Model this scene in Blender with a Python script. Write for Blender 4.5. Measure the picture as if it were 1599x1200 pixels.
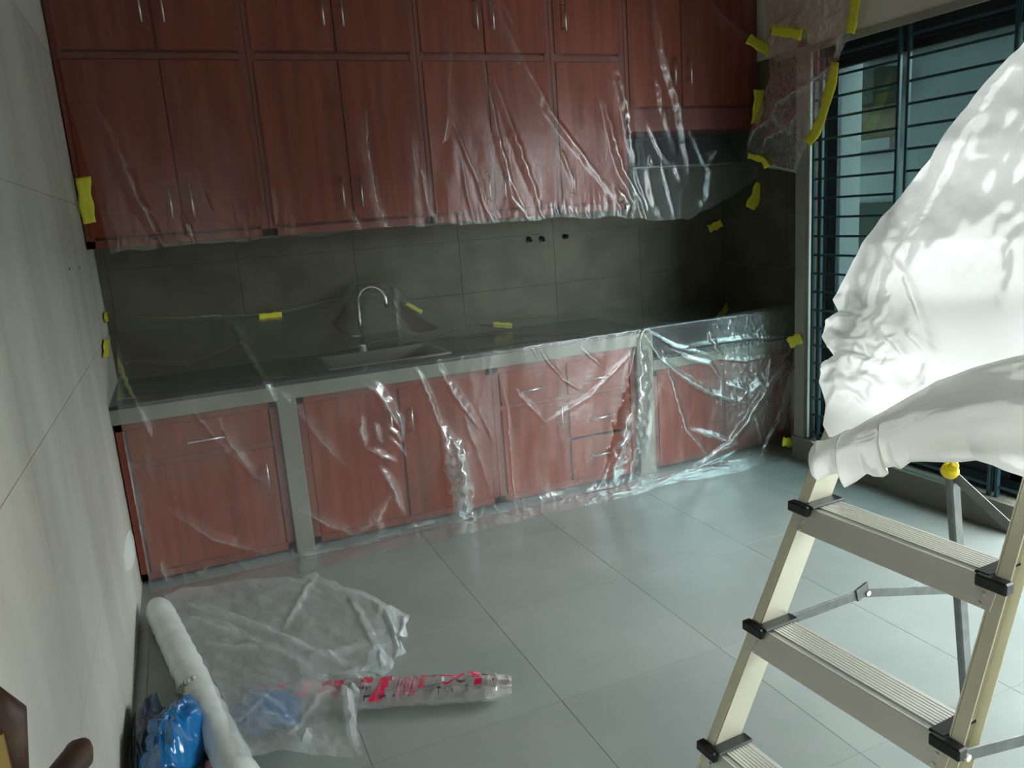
import bpy, bmesh, math, random
import numpy as np
from mathutils import Vector, Matrix
random.seed(4); rng = np.random.RandomState(4)
for o in list(bpy.data.objects): bpy.data.objects.remove(o)
S = bpy.context.scene
COL = S.collection
# ------------------------------------------------------------------ camera
F = 1222.0
R = np.array([[0.91584904, 0.14864805, -0.37299368],
              [-0.39522695, 0.16988272, -0.90273779],
              [-0.07082503, 0.9741887, 0.21433665]])
CAM = np.array([0, 0, 1.5])
cd = bpy.data.cameras.new('camera'); cam = bpy.data.objects.new('camera', cd); COL.objects.link(cam)
cd.sensor_width = 36; cd.lens = F * 36 / 1599.0; cd.clip_start = 0.02
Mx = Matrix([list(R[0]) + [0], list(R[1]) + [0], list(R[2]) + [1.5], [0, 0, 0, 1]])
cam.matrix_world = Mx
S.camera = cam
# ------------------------------------------------------------------ view + sky
S.view_settings.view_transform = 'Standard'; S.view_settings.look = 'None'
S.view_settings.gamma = 1; S.view_settings.use_curve_mapping = False
S.view_settings.exposure = 0.0
w = bpy.data.worlds.new('sky'); S.world = w; w.use_nodes = True
nt = w.node_tree; bg = nt.nodes['Background']
bg.inputs[0].default_value = (0.95, 1.0, 1.02, 1); bg.inputs[1].default_value = 21.0
def portal(name, y0, y1, z0, z1):
    l = bpy.data.lights.new(name, 'AREA'); l.shape = 'RECTANGLE'; l.size = z1 - z0; l.size_y = y1 - y0
    l.cycles.is_portal = True
    o = bpy.data.objects.new(name, l); COL.objects.link(o)
    o.location = (3.36, (y0 + y1) / 2, (z0 + z1) / 2); o.rotation_euler = (0, math.pi / 2, 0)
portal('sky_portal', 2.1, 3.3, .12, 2.2)
portal('sky_portal', -.9, 2.05, 0.02, 2.2)
l = bpy.data.lights.new('added_warm_fill', 'AREA'); l.shape = 'RECTANGLE'; l.size = .75; l.size_y = 2.0; l.energy = 9; l.color = (1, .93, .80)  # warm fill lamp added behind the camera for the ladder front; doorway assumed
o = bpy.data.objects.new('added_warm_fill', l); COL.objects.link(o); o.location = (.1, -1.32, 1.03); o.rotation_euler = (math.pi / 2, 0, 0)
try:
    S.cycles.transparent_max_bounces = 24; S.cycles.max_bounces = 10; S.cycles.diffuse_bounces = 5
    S.cycles.transmission_bounces = 6; S.cycles.sample_clamp_indirect = 6
except Exception: pass

def ray(px, py):
    return R @ np.array([px - 799.5, -(py - 600), -F])
def at(px, py, ax, val):                    # point on the plane  axis = val  seen at that place of the photograph
    d = ray(px, py); return CAM + d * ((val - CAM[ax]) / d[ax])

# ------------------------------------------------------------------ materials
def N(nt, t, **kw):
    n = nt.nodes.new(t)
    for k, v in kw.items(): setattr(n, k, v)
    return n
def mat(name, col, rough=.5, metal=0, var=None, scale=(4, 4, 4), detail=4, bump=0, bscale=40, spec=.5, coat=0, contrast=(.35, .65)):
    m = bpy.data.materials.new(name); m.use_nodes = True; nt = m.node_tree
    b = nt.nodes['Principled BSDF']; L = nt.links.new
    b.inputs['Base Color'].default_value = (*col, 1); b.inputs['Roughness'].default_value = rough
    b.inputs['Metallic'].default_value = metal; b.inputs['Specular IOR Level'].default_value = spec
    if coat: b.inputs['Coat Weight'].default_value = coat
    tc = N(nt, 'ShaderNodeTexCoord')
    if var:
        mp = N(nt, 'ShaderNodeMapping'); mp.inputs['Scale'].default_value = scale
        geo = N(nt, 'ShaderNodeNewGeometry')
        L(geo.outputs['Position'], mp.inputs[0])
        nz = N(nt, 'ShaderNodeTexNoise'); nz.inputs['Scale'].default_value = 1; nz.inputs['Detail'].default_value = detail
        L(mp.outputs[0], nz.inputs[0])
        cr = N(nt, 'ShaderNodeValToRGB'); cr.color_ramp.elements[0].position = contrast[0]; cr.color_ramp.elements[1].position = contrast[1]
        cr.color_ramp.elements[0].color = (*col, 1); cr.color_ramp.elements[1].color = (*var, 1)
        L(nz.outputs[0], cr.inputs[0]); L(cr.outputs[0], b.inputs['Base Color'])
    if bump:
        geo = N(nt, 'ShaderNodeNewGeometry')
        n2 = N(nt, 'ShaderNodeTexNoise'); n2.inputs['Scale'].default_value = bscale; n2.inputs['Detail'].default_value = 5
        L(geo.outputs['Position'], n2.inputs[0])
        bp = N(nt, 'ShaderNodeBump'); bp.inputs['Strength'].default_value = bump; bp.inputs['Distance'].default_value = .004
        L(n2.outputs[0], bp.inputs['Height']); L(bp.outputs[0], b.inputs['Normal'])
    return m
def film_mat(name, a0, k, col=(.80, .86, .86), gloss=.03, rough=.22, trans=.45, bs=45, bst=.10, gk=.22, fk=.4):
    """thin plastic film: clear, a little milky, glossier and milkier where it is bunched (attribute dens)"""
    m = bpy.data.materials.new(name); m.use_nodes = True; nt = m.node_tree; nt.nodes.clear(); L = nt.links.new
    out = N(nt, 'ShaderNodeOutputMaterial'); at_ = N(nt, 'ShaderNodeAttribute', attribute_name='dens')
    geo = N(nt, 'ShaderNodeNewGeometry')
    nz = N(nt, 'ShaderNodeTexNoise'); nz.inputs['Scale'].default_value = bs; nz.inputs['Detail'].default_value = 3
    nz.inputs['Distortion'].default_value = 1.2
    L(geo.outputs['Position'], nz.inputs[0])
    bp = N(nt, 'ShaderNodeBump'); bp.inputs['Strength'].default_value = bst; bp.inputs['Distance'].default_value = .006
    L(nz.outputs[0], bp.inputs['Height'])
    tr = N(nt, 'ShaderNodeBsdfTransparent'); tr.inputs[0].default_value = (.97, .98, .98, 1)
    di = N(nt, 'ShaderNodeBsdfDiffuse'); di.inputs[0].default_value = (*col, 1); L(bp.outputs[0], di.inputs['Normal'])
    tl = N(nt, 'ShaderNodeBsdfTranslucent'); tl.inputs[0].default_value = (*col, 1); L(bp.outputs[0], tl.inputs['Normal'])
    mk = N(nt, 'ShaderNodeMixShader'); mk.inputs[0].default_value = trans; L(di.outputs[0], mk.inputs[1]); L(tl.outputs[0], mk.inputs[2])
    ma = N(nt, 'ShaderNodeMath', operation='MULTIPLY_ADD', use_clamp=True); ma.inputs[1].default_value = k; ma.inputs[2].default_value = a0
    L(at_.outputs['Fac'], ma.inputs[0])
    m1 = N(nt, 'ShaderNodeMixShader'); L(ma.outputs[0], m1.inputs[0]); L(tr.outputs[0], m1.inputs[1]); L(mk.outputs[0], m1.inputs[2])
    gl = N(nt, 'ShaderNodeBsdfGlossy'); gl.inputs['Roughness'].default_value = rough; gl.inputs[0].default_value = (.95, 1, 1, 1); L(bp.outputs[0], gl.inputs['Normal'])
    fr = N(nt, 'ShaderNodeFresnel'); fr.inputs[0].default_value = 1.4; L(bp.outputs[0], fr.inputs['Normal'])
    mg = N(nt, 'ShaderNodeMath', operation='MULTIPLY_ADD', use_clamp=True); mg.inputs[1].default_value = gk; mg.inputs[2].default_value = gloss
    L(at_.outputs['Fac'], mg.inputs[0])
    ad = N(nt, 'ShaderNodeMath', operation='ADD', use_clamp=True); L(mg.outputs[0], ad.inputs[0])
    f2 = N(nt, 'ShaderNodeMath', operation='MULTIPLY'); f2.inputs[1].default_value = fk; L(fr.outputs[0], f2.inputs[0]); L(f2.outputs[0], ad.inputs[1])
    m2 = N(nt, 'ShaderNodeMixShader'); L(ad.outputs[0], m2.inputs[0]); L(m1.outputs[0], m2.inputs[1]); L(gl.outputs[0], m2.inputs[2])
    L(m2.outputs[0], out.inputs[0])
    return m
M = {}
M['tile_l'] = mat('cement_wall_tile', (.47, .455, .39), .55, var=(.62, .60, .52), scale=(3, 3, .9), detail=5, bump=.15, bscale=30)
M['tile_b'] = mat('backsplash_tile', (.072, .072, .048), .6, spec=.3, var=(.10, .10, .068), scale=(5, 5, 6), detail=8, bump=.1)
M['grout'] = mat('grout', (.09, .09, .065), .9)
M['floor'] = mat('grey_floor_tile', (.225, .262, .245), .27, var=(.265, .30, .28), scale=(2.2, 2.2, 2), detail=5, spec=.45, bump=.05)
M['fgrout'] = mat('floor_grout', (.21, .245, .23), .8)
M['paint'] = mat('white_paint', (.60, .58, .49), .7, var=(.64, .62, .53), bump=.1)
M['curb'] = mat('grey_curb', (.16, .165, .135), .6, var=(.2, .205, .17))
M['jamb'] = mat('jamb_tile', (.22, .22, .18), .5, var=(.28, .28, .23))
M['dimwall'] = mat('dim_wall', (.09, .085, .07), .8)
M['wood'] = mat('red_brown_laminate', (.17, .030, .014), .6, var=(.24, .050, .026), scale=(26, 26, 1.6), detail=5, bump=.06, spec=.25)
M['wood_f'] = mat('red_brown_frame', (.15, .028, .014), .6, var=(.20, .044, .025), scale=(20, 20, 3), detail=4)
M['gap'] = mat('dark_cabinet_inside', (.03, .012, .01), .8)
M['chrome'] = mat('brushed_steel', (.75, .74, .72), .28, 1)
M['conc'] = mat('plaster_counter', (.17, .178, .142), .75, var=(.21, .218, .178), bump=.3)
M['granite'] = mat('black_granite', (.012, .016, .015), .22, var=(.03, .036, .034), scale=(90, 90, 90), contrast=(.5, .7))
M['grill'] = mat('teal_painted_steel', (.006, .04, .05), .32, 0, spec=.7)
M['alu_d'] = mat('dark_window_aluminium', (.012, .02, .024), .4, .3)
M['lad'] = mat('ladder_aluminium', (.72, .71, .55), .42, .3, var=(.78, .77, .62), scale=(6, 6, 6), bump=.05)
M['lad_t'] = mat('tread_aluminium', (.74, .74, .68), .45, .55)
M['zinc'] = mat('zinc_steel', (.17, .185, .18), .5, .6, var=(.22, .24, .23), scale=(30, 30, 30))
M['blk'] = mat('black_plastic', (.012, .013, .013), .4)
M['tape'] = mat('yellow_tape', (.62, .60, .03), .6, var=(.70, .68, .05), scale=(60, 60, 60))
M['capy'] = mat('yellow_plastic', (.85, .68, .02), .4)
M['blue'] = mat('blue_plastic_bag', (.0, .10, .32), .2, var=(.0, .16, .42), scale=(10, 10, 10), spec=.8, coat=.3)
M['navy'] = mat('navy_plastic_bag', (.006, .022, .05), .3, spec=.6)
M['roll'] = mat('rolled_film', (.60, .66, .63), .38, var=(.70, .76, .73), scale=(14, 14, 14), bump=.5, bscale=28, spec=.6)
M['pink'] = mat('magenta_print', (.62, .01, .07), .4)
M['ink'] = mat('dark_print', (.04, .015, .03), .5)
M['dwood'] = mat('dark_varnished_wood', (.035, .02, .012), .55, var=(.09, .045, .022), scale=(30, 30, 30))
M['brass'] = mat('brass', (.5, .36, .14), .35, .8)
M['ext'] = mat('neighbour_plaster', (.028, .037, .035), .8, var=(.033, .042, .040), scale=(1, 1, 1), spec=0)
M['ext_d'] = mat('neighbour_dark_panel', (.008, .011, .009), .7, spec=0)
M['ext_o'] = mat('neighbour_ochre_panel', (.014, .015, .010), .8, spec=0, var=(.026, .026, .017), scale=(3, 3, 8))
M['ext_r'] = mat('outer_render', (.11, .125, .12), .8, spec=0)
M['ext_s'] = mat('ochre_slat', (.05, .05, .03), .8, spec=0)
M['red'] = mat('red_panel_edge', (.45, .02, .02), .5)
M['patch'] = mat('white_patch', (.72, .74, .70), .8)
M['film'] = film_mat('clear_film', .035, .42, gloss=.012, gk=.13)
M['film_low'] = film_mat('clear_film_lower', .06, .6, col=(.80, .86, .86), gloss=.02, gk=.2)
M['film_loose'] = film_mat('clear_film_loose', .06, .95, gk=.5, gloss=.04)
M['film_pile'] = film_mat('film_pile', .36, .5, gloss=.01, gk=.12, fk=.12, col=(.78, .84, .83))
M['film_white'] = film_mat('milky_film', .86, .14, col=(.97, .97, .95), gloss=.01, trans=.86, bs=14, bst=.2, rough=.3, gk=.05)
M['film_white2'] = film_mat('milky_film_layers', .96, .04, col=(.96, .945, .90), gloss=.01, trans=.55, bs=8, bst=.1, rough=.35, gk=.03)
M['sleeve'] = film_mat('sleeve_film', .16, .4, gloss=.04, col=(.84, .80, .80))
def glass():
    m = bpy.data.materials.new('window_glass'); m.use_nodes = True; nt = m.node_tree; nt.nodes.clear(); L = nt.links.new
    out = N(nt, 'ShaderNodeOutputMaterial'); tr = N(nt, 'ShaderNodeBsdfTransparent'); tr.inputs[0].default_value = (.56, .68, .68, 1)
    gl = N(nt, 'ShaderNodeBsdfGlossy'); gl.inputs['Roughness'].default_value = .03
    mx = N(nt, 'ShaderNodeMixShader'); mx.inputs[0].default_value = .07
    L(tr.outputs[0], mx.inputs[1]); L(gl.outputs[0], mx.inputs[2]); L(mx.outputs[0], out.inputs[0]); return m
M['glass'] = glass()

# ------------------------------------------------------------------ mesh helpers
class MB:
    def __init__(s): s.v = []; s.f = []
    def box(s, x0, x1, y0, y1, z0, z1):
        return s.obox(((x0 + x1) / 2, (y0 + y1) / 2, (z0 + z1) / 2), (1, 0, 0), (0, 1, 0), (0, 0, 1), abs(x1 - x0) / 2, abs(y1 - y0) / 2, abs(z1 - z0) / 2)
    def obox(s, c, ax, ay, az, hx, hy, hz):
        c = np.array(c, float); ax, ay, az = [np.array(a, float) for a in (ax, ay, az)]
        n = len(s.v)
        for i in (-1, 1):
            for j in (-1, 1):
                for k in (-1, 1): s.v.append(tuple(c + ax * hx * i + ay * hy * j + az * hz * k))
        for q in ((0, 1, 3, 2), (4, 6, 7, 5), (0, 4, 5, 1), (2, 3, 7, 6), (0, 2, 6, 4), (1, 5, 7, 3)): s.f.append(tuple(n + a for a in q))
        return s
    def bar(s, p, q, wv, hx, hz):
        """bar from p to q; wv = width direction"""
        p = np.array(p, float); q = np.array(q, float); a = q - p; l = np.linalg.norm(a); a /= l
        wv = np.array(wv, float); wv -= a * (wv @ a); wv /= np.linalg.norm(wv); n = np.cross(a, wv)
        return s.obox((p + q) / 2, a, wv, n, l / 2, hx, hz)
    def tube(s, pts, r, n=12, cap=True):
        pts = [np.array(p, float) for p in pts]; m = len(pts); rs = r if hasattr(r, '__len__') else [r] * m
        up = np.array([0, 0, 1.]); base = len(s.v)
        t0 = pts[1] - pts[0]; t0 /= np.linalg.norm(t0)
        if abs(t0 @ up) > .9: up = np.array([0, 1., 0])
        nrm = np.cross(t0, up); nrm /= np.linalg.norm(nrm)
        for i, p in enumerate(pts):
            t = (pts[min(i + 1, m - 1)] - pts[max(i - 1, 0)]); t /= np.linalg.norm(t)
            nrm = nrm - t * (nrm @ t); nrm /= np.linalg.norm(nrm); b = np.cross(t, nrm)
            for k in range(n):
                a = 2 * math.pi * k / n; s.v.append(tuple(p + rs[i] * (nrm * math.cos(a) + b * math.sin(a))))
        for i in range(m - 1):
            for k in range(n):
                a = base + i * n + k; b_ = base + i * n + (k + 1) % n
                s.f.append((a, b_, b_ + n, a + n))
        if cap:
            s.f.append(tuple(base + k for k in range(n))[::-1]); s.f.append(tuple(base + (m - 1) * n + k for k in range(n)))
        return s
    def prism(s, poly, vec):
        vec = np.array(vec, float); n = len(s.v); k = len(poly)
        for p in poly: s.v.append(tuple(np.array(p, float)))
        for p in poly: s.v.append(tuple(np.array(p, float) + vec))
        s.f.append(tuple(range(n, n + k))); s.f.append(tuple(range(n + 2 * k - 1, n + k - 1, -1)))
        for i in range(k): j = (i + 1) % k; s.f.append((n + i, n + k + i, n + k + j, n + j)[::-1])
        return s
    def build(s, name, m, parent=None, smooth=False, bevel=0):
        me = bpy.data.meshes.new(name); me.from_pydata(s.v, [], s.f); me.materials.append(m)
        bm = bmesh.new(); bm.from_mesh(me); bmesh.ops.recalc_face_normals(bm, faces=bm.faces)
        if bevel: bmesh.ops.bevel(bm, geom=bm.edges[:], offset=bevel, segments=1, affect='EDGES')
        bm.to_mesh(me); bm.free()
        if smooth:
            for p in me.polygons: p.use_smooth = True
        o = bpy.data.objects.new(name, me); COL.objects.link(o)
        if parent: o.parent = parent; o.matrix_parent_inverse = parent.matrix_world.inverted()
        return o
def tag(o, label=None, cat=None, group=None, kind=None):
    if label: o['label'] = label
    if cat: o['category'] = cat
    if group: o['group'] = group
    if kind: o['kind'] = kind
    return o
def empty(name, loc, label, cat, group=None):
    o = bpy.data.objects.new(name, None); COL.objects.link(o); o.location = loc; o.empty_display_size = .05
    o.matrix_world = Matrix.Translation(loc)
    return tag(o, label, cat, group)
def box(name, x0, x1, y0, y1, z0, z1, m, parent=None, bevel=0):
    return MB().box(x0, x1, y0, y1, z0, z1).build(name, m, parent, bevel=bevel)

# ------------------------------------------------------------------ setting
XL, XR, XW, YB, YJ, ZC = -.34, 3.33, 3.14, 4.27, 3.385, 2.95
fl = tag(box('floor', XL - .1, 3.5, -1.2, YB + .1, -.1, -.0015, M['fgrout']), kind='structure')
def shade_variants(m, n, lo, hi):
    out = []
    for i in range(n):
        c = m.copy(); k = lo + (hi - lo) * i / (n - 1)
        for e in [x for x in c.node_tree.nodes if x.type == 'VALTORGB'][0].color_ramp.elements:
            e.color = tuple(v * k for v in e.color[:3]) + (1,)
        out.append(c)
    return out
fv = shade_variants(M['floor'], 4, .95, 1.05)
T = .6035; x_ = .907 - 2 * T - T
tile_me = {}
def tile(name, x0, x1, y0, y1, z0, z1, mats, parent, bev=.0012):
    key = (round(x1 - x0, 3), round(y1 - y0, 3), round(z1 - z0, 3), random.choice(range(len(mats))), mats[0].name)
    if key not in tile_me:
        h = [(x1 - x0) / 2, (y1 - y0) / 2, (z1 - z0) / 2]
        o = box(name, -h[0], h[0], -h[1], h[1], -h[2], h[2], mats[key[3]], parent, bevel=bev); tile_me[key] = o.data
    else:
        o = bpy.data.objects.new(name, tile_me[key]); COL.objects.link(o); o.parent = parent
    o.location = ((x0 + x1) / 2, (y0 + y1) / 2, (z0 + z1) / 2)
    return o
g = .0008
for i in range(7):
    for j in range(10):
        x0 = .907 + (i - 3) * T; y0 = -1.2 + .16 + (j - 1) * T
        a, b = max(x0 + g, XL), min(x0 + T - g, 3.45); c, d = max(y0 + g, -1.2), min(y0 + T - g, YB)
        if b - a > .02 and d - c > .02 and d > 1.0 and c < 3.7: tile('tile', a, b, c, d, -.0015, 0, fv, fl, .0002)
box('floor_screed', XL, 3.45, -1.2, 1.0, -.0015, -.0005, M['floor'], fl)
wl = tag(box('wall_left', XL - .1, XL - .006, -1.2, YB + .1, 0, ZC, mat('wall_left_grout', (.36, .35, .30), .9)), kind='structure')
box('painted_top', XL - .006, XL + .001, -1.2, YB, 2.262, ZC, M['paint'], wl)
for j in range(4):
    for k in range(8):
        y1 = YB - k * .6; y0 = y1 - .6; z1 = 2.26 - j * .6; z0 = max(z1 - .6, 0)
        if y0 < 0: continue
        tile('tile', XL - .006, XL, y0 + g, y1 - g, z0 + g, z1 - g, [M['tile_l']], wl, .0002)
box('plaster_panel', XL - .006, XL, -1.2, .07, 0, 2.262, M['tile_l'], wl)
wb = tag(box('wall_back', XL - .1, XR + .1, YB + .006, YB + .1, 0, ZC, M['grout']), kind='structure')
box('painted_top', XL, XR, YB - .001, YB + .006, 2.262, ZC, M['paint'], wb)
for i in range(7):
    for j in range(5):
        x0 = XL + .04 + (i - 1) * .6; x1 = min(x0 + .6, XR); x0 = max(x0, XL); z1 = 2.26 - j * .3 ; z0 = z1 - .3
        tile('tile', x0 + g, x1 - g, YB, YB + .006, z0 + g, z1 - g, [M['tile_b']], wb, .0002)
wr = tag(MB().box(XR + .006, 3.5, YJ, YB + .1, 0, 2.262).box(XW, 3.5, 3.315, YJ, 0, 2.262).box(XW, 3.5, -1.2, YJ, 2.262 - .04, ZC)
         .box(XR, 3.5, YJ, YB + .1, 2.262, ZC).box(XW, 3.5, -1.2, -.9, 0, 2.262).build('wall_right', M['paint']), kind='structure')
for j in range(6):
    for k in range(2):
        y1 = YB - k * .6; y0 = max(y1 - .6, YJ); z1 = 2.26 - j * .3; z0 = z1 - .3
        tile('tile', XR, XR + .006, y0 + g, y1 - g, z0 + g, z1 - g, [M['tile_b']], wr, .0002)
box('jamb_facing', XW - .006, XW + .02, 3.312, YJ + .002, .125, 2.222, M['jamb'], wr)
box('lintel_shadow_bead', XW - .008, XW + .01, -1.2, 3.55, 2.19, 2.222, M['jamb'], wr)
tag(MB().box(XL - .1, -.28, -1.3, -1.2, 0, ZC).box(.48, 3.5, -1.3, -1.2, 0, ZC).box(-.28, .48, -1.3, -1.2, 2.05, ZC).box(XL - .1, .6, -1.5, -1.4, -.1, ZC).box(.5, .6, -1.4, -1.3, -.1, ZC).box(XL - .1, XL, -1.4, -1.3, -.1, ZC).box(XL - .1, .6, -1.5, -1.3, ZC, ZC + .1).box(XL - .1, .6, -1.5, -1.2, -.1, -.01).build('wall_near', M['dimwall']), kind='structure')  # opening and closed box behind it added for the unseen fill lamp
tag(box('ceiling', XL - .1, 3.5, -1.3, YB + .1, ZC, ZC + .1, M['dimwall']), kind='structure')
box('outer_reveal', 3.302, 3.505, 3.30, 3.3149, .1, 2.262, M['ext_r'], wr)
cb = tag(box('trim_1', 3.12, 3.5, 2.05, YJ, 0, .122, M['curb']), kind='structure')
box('sill_edge', 3.112, 3.2, 2.05, YJ, .122, .129, M['conc'], cb)
# counter footing strip beyond the film
# ------------------------------------------------------------------ window (dark aluminium slider)
win = tag(MB().box(3.22, 3.30, 2.05, 3.315, .13, .20).box(3.22, 3.30, 2.05, 3.315, 2.13, 2.225).box(3.22, 3.30, 3.25, 3.315, .13, 2.225)
          .box(3.22, 3.30, 2.05, 2.12, .13, 2.225).build('window_1', M['alu_d'], bevel=.003), kind='structure')
def sash(y0, y1, x):
    s = MB().box(x, x + .03, y0, y0 + .05, .2, 2.13).box(x, x + .03, y1 - .06, y1, .2, 2.13).box(x, x + .03, y0, y1, .2, .26).box(x, x + .03, y0, y1, 2.09, 2.13) \
        .box(x, x + .03, y0, y1, .70, .755).build('sash', M['alu_d'], win, bevel=.002)
    box('pane', x + .012, x + .016, y0 + .05, y1 - .06, .26, 2.09, M['glass'], s)
sash(2.12, 3.25, 3.225)
# grill panels standing at the curb edge
GZ = [1.85 - .0985 * k for k in range(-3, 18)]
GZ = [z for z in GZ if .15 < z < 2.18]
def grill(y0, y1, label):
    e = empty('window_grill', (XW + .02, (y0 + y1) / 2, .129), label, 'grill', 'teal window grill panels')
    for y in (y0, y1):
        MB().box(XW + .01, XW + .028, y - .008, y + .008, .129, 2.19).build('upright', M['grill'], e, bevel=.002)
    for z in GZ:
        MB().box(XW + .014, XW + .024, y0, y1, z - .006, z + .006).build('crossbar', M['grill'], e, bevel=.002)
grill(2.762, 3.226, 'teal window grill panel nearest the film covered counter')
grill(2.215, 2.711, 'teal window grill panel behind the draped ladder, middle of the row')
grill(1.70, 2.18, 'teal window grill panel mostly hidden behind the white film, at the photo edge')
e = empty('grill_post', (XW + .02, 3.28, .129), 'teal steel post beside the dark window jamb, joined by short crossbars', 'grill post')
MB().box(XW + .01, XW + .028, 3.272, 3.288, .129, 2.19).build('upright', M['grill'], e, bevel=.002)
for z in GZ: MB().box(XW + .014, XW + .024, 3.234, 3.272, z - .006, z + .006).build('crossbar', M['grill'], e)
# ------------------------------------------------------------------ outside: neighbour house across a narrow gap
XN = 4.75
nb = empty('neighbour_building', (XN, 4, -1), 'pale grey house wall across the gap, seen through the grilled window', 'building')
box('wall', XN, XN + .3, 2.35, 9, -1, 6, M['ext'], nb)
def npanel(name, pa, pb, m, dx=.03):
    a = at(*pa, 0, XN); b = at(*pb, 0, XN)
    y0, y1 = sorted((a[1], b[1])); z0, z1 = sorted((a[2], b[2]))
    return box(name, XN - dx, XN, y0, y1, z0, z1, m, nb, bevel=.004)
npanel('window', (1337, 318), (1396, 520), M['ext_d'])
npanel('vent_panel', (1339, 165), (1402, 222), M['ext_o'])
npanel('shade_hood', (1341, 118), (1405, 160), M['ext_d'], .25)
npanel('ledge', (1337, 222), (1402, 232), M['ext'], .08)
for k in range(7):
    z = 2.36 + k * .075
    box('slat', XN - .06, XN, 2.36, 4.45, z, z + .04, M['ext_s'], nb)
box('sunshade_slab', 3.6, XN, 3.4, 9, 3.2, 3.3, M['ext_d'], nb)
g2 = tag(box('outside_ground', 3.5, 12, -8, 9, -1.1, -1.0, mat('outside_paving', (.16, .16, .15), .8)), kind='structure')
ob = empty('added_sky_block', (9.5, -2, -1), 'added unseen grey house block cutting low sky light, out past the right edge', 'building')  # unseen block added to keep low sky light off the upper room
box('wall', 9.5, 9.9, -12, 2.2, -1, 3.3, M['ext'], ob)
# ------------------------------------------------------------------ kitchen counter
YF = 3.60
ct = empty('kitchen_counter', (1.5, 3.9, 0), 'long plastered kitchen counter with black granite top, under clear film', 'counter')
SX0, SX1, SY0, SY1 = .62, 1.22, 3.76, 4.14
def holed(z0, z1, y0):
    return MB().box(XL, SX0, y0, YB, z0, z1).box(SX1, 2.335, y0, YB, z0, z1).box(SX0, SX1, y0, SY0, z0, z1).box(SX0, SX1, SY1, YB, z0, z1)
holed(.742, .806, YF).build('slab', M['conc'], ct)
holed(.806, .822, YF + .004).build('granite_top', M['granite'], ct)
box('slab', 2.335, XR, YF, YB, .59, .648, M['conc'], ct, bevel=.003)
box('granite_top', 2.335, XR, YF + .004, YB, .648, .664, M['granite'], ct)
box('partition', .333, .418, YF, YB, 0, .742, M['conc'], ct, bevel=.003)
box('partition', 2.232, 2.335, YF, YB, 0, .742, M['conc'], ct, bevel=.003)
sk = empty('kitchen_sink', (.92, 3.95, .822), 'steel kitchen sink set in the black counter top under film', 'sink')
MB().box(SX0 - .01, SX1 + .01, SY0 - .01, SY0 + .012, .822, .826).box(SX0 - .01, SX1 + .01, SY1 - .012, SY1 + .01, .822, .826) \
    .box(SX0 - .01, SX0 + .012, SY0, SY1, .822, .826).box(SX1 - .012, SX1 + .01, SY0, SY1, .822, .826).build('rim', M['chrome'], sk)
MB().box(SX0 + .002, SX0 + .006, SY0 + .002, SY1 - .002, .66, .822).box(SX1 - .006, SX1 - .002, SY0 + .002, SY1 - .002, .66, .822).box(SX0 + .002, SX1 - .002, SY0 + .002, SY0 + .006, .66, .822) \
    .box(SX0 + .002, SX1 - .002, SY1 - .006, SY1 - .002, .66, .822).box(SX0 + .002, SX1 - .002, SY0 + .002, SY1 - .002, .656, .66).build('basin', M['chrome'], sk)
fa = empty('faucet', (.86, 4.18, .822), 'tall chrome gooseneck faucet draped with film at the back of the counter', 'faucet')
P = [(.87, 4.18, .822), (.87, 4.18, 1.0), (.872, 4.175, 1.09)]
for k in range(1, 13):
    a = math.pi * k / 12
    P.append((.94 - .068 * math.cos(a), 4.17 - .05 * k / 12, 1.09 + .075 * math.sin(a)))
P.append((1.01, 4.115, 1.05))
MB().tube(P, .011, 14).build('spout', M['chrome'], fa, smooth=True)
MB().tube([(.87, 4.18, .822), (.87, 4.18, .86)], [.026, .022], 18).build('base', M['chrome'], fa, smooth=False)
MB().tube([(.87, 4.18, .90), (.81, 4.16, .915)], [.009, .006], 10).build('lever', M['chrome'], fa, smooth=True)

# ------------------------------------------------------------------ cabinets
def handle(parent, x, z, l, y, vert):
    m = MB(); h = l / 2
    if vert:
        m.tube([(x, y - .028, z - h), (x, y - .028, z + h)], .0048, 8)
        for s in (-.8, .8): m.tube([(x, y - .028, z + s * h), (x, y, z + s * h)], .0038, 6)
    else:
        m.tube([(x - h, y - .028, z), (x + h, y - .028, z)], .0048, 8)
        for s in (-.8, .8): m.tube([(x + s * h, y - .028, z), (x + s * h, y, z)], .0038, 6)
    return m.build('handle', M['chrome'], parent, smooth=True)
def leaf(name, x0, x1, z0, z1, y, parent, hx=None, hz=None, hl=.14, vert=True):
    """framed laminate door: panel with raised stiles and rails"""
    g = .003; x0 += g; x1 -= g; z0 += g; z1 -= g
    o = MB().box(x0, x1, y + .004, y + .02, z0, z1)
    d = o.build(name, M['wood'], parent, bevel=.002)
    if hx is not None: handle(d, hx, hz, hl, y + .004, vert)
    return d
def frame(x0, x1, z0, z1, xs, zs, y, parent, t=.035):
    m = MB().box(x0, x1, y, y + .03, z0, z0 + t).box(x0, x1, y, y + .03, z1 - t, z1).box(x0, x0 + t, y, y + .03, z0, z1).box(x1 - t, x1, y, y + .03, z0, z1)
    for x in xs: m.box(x - .012, x + .012, y + .008, y + .03, z0, z1)
    for z in zs: m.box(x0, x1, y + .004, y + .03, z - .015, z + .015)
    return m.build('face_frame', M['wood_f'], parent, bevel=.002)
def base_cab(x0, x1, z1, label):
    e = empty('base_cabinet', ((x0 + x1) / 2, 3.9, 0), label, 'cabinet', 'red brown base cabinets')
    MB().box(x0, x1, YF + .06, YB - .02, .03, z1).build('carcass', M['gap'], e)
    return e
YD = YF + .012
c = base_cab(-.335, .331, .74, 'red brown base cabinet beside the left wall, drawer over one door')
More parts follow.
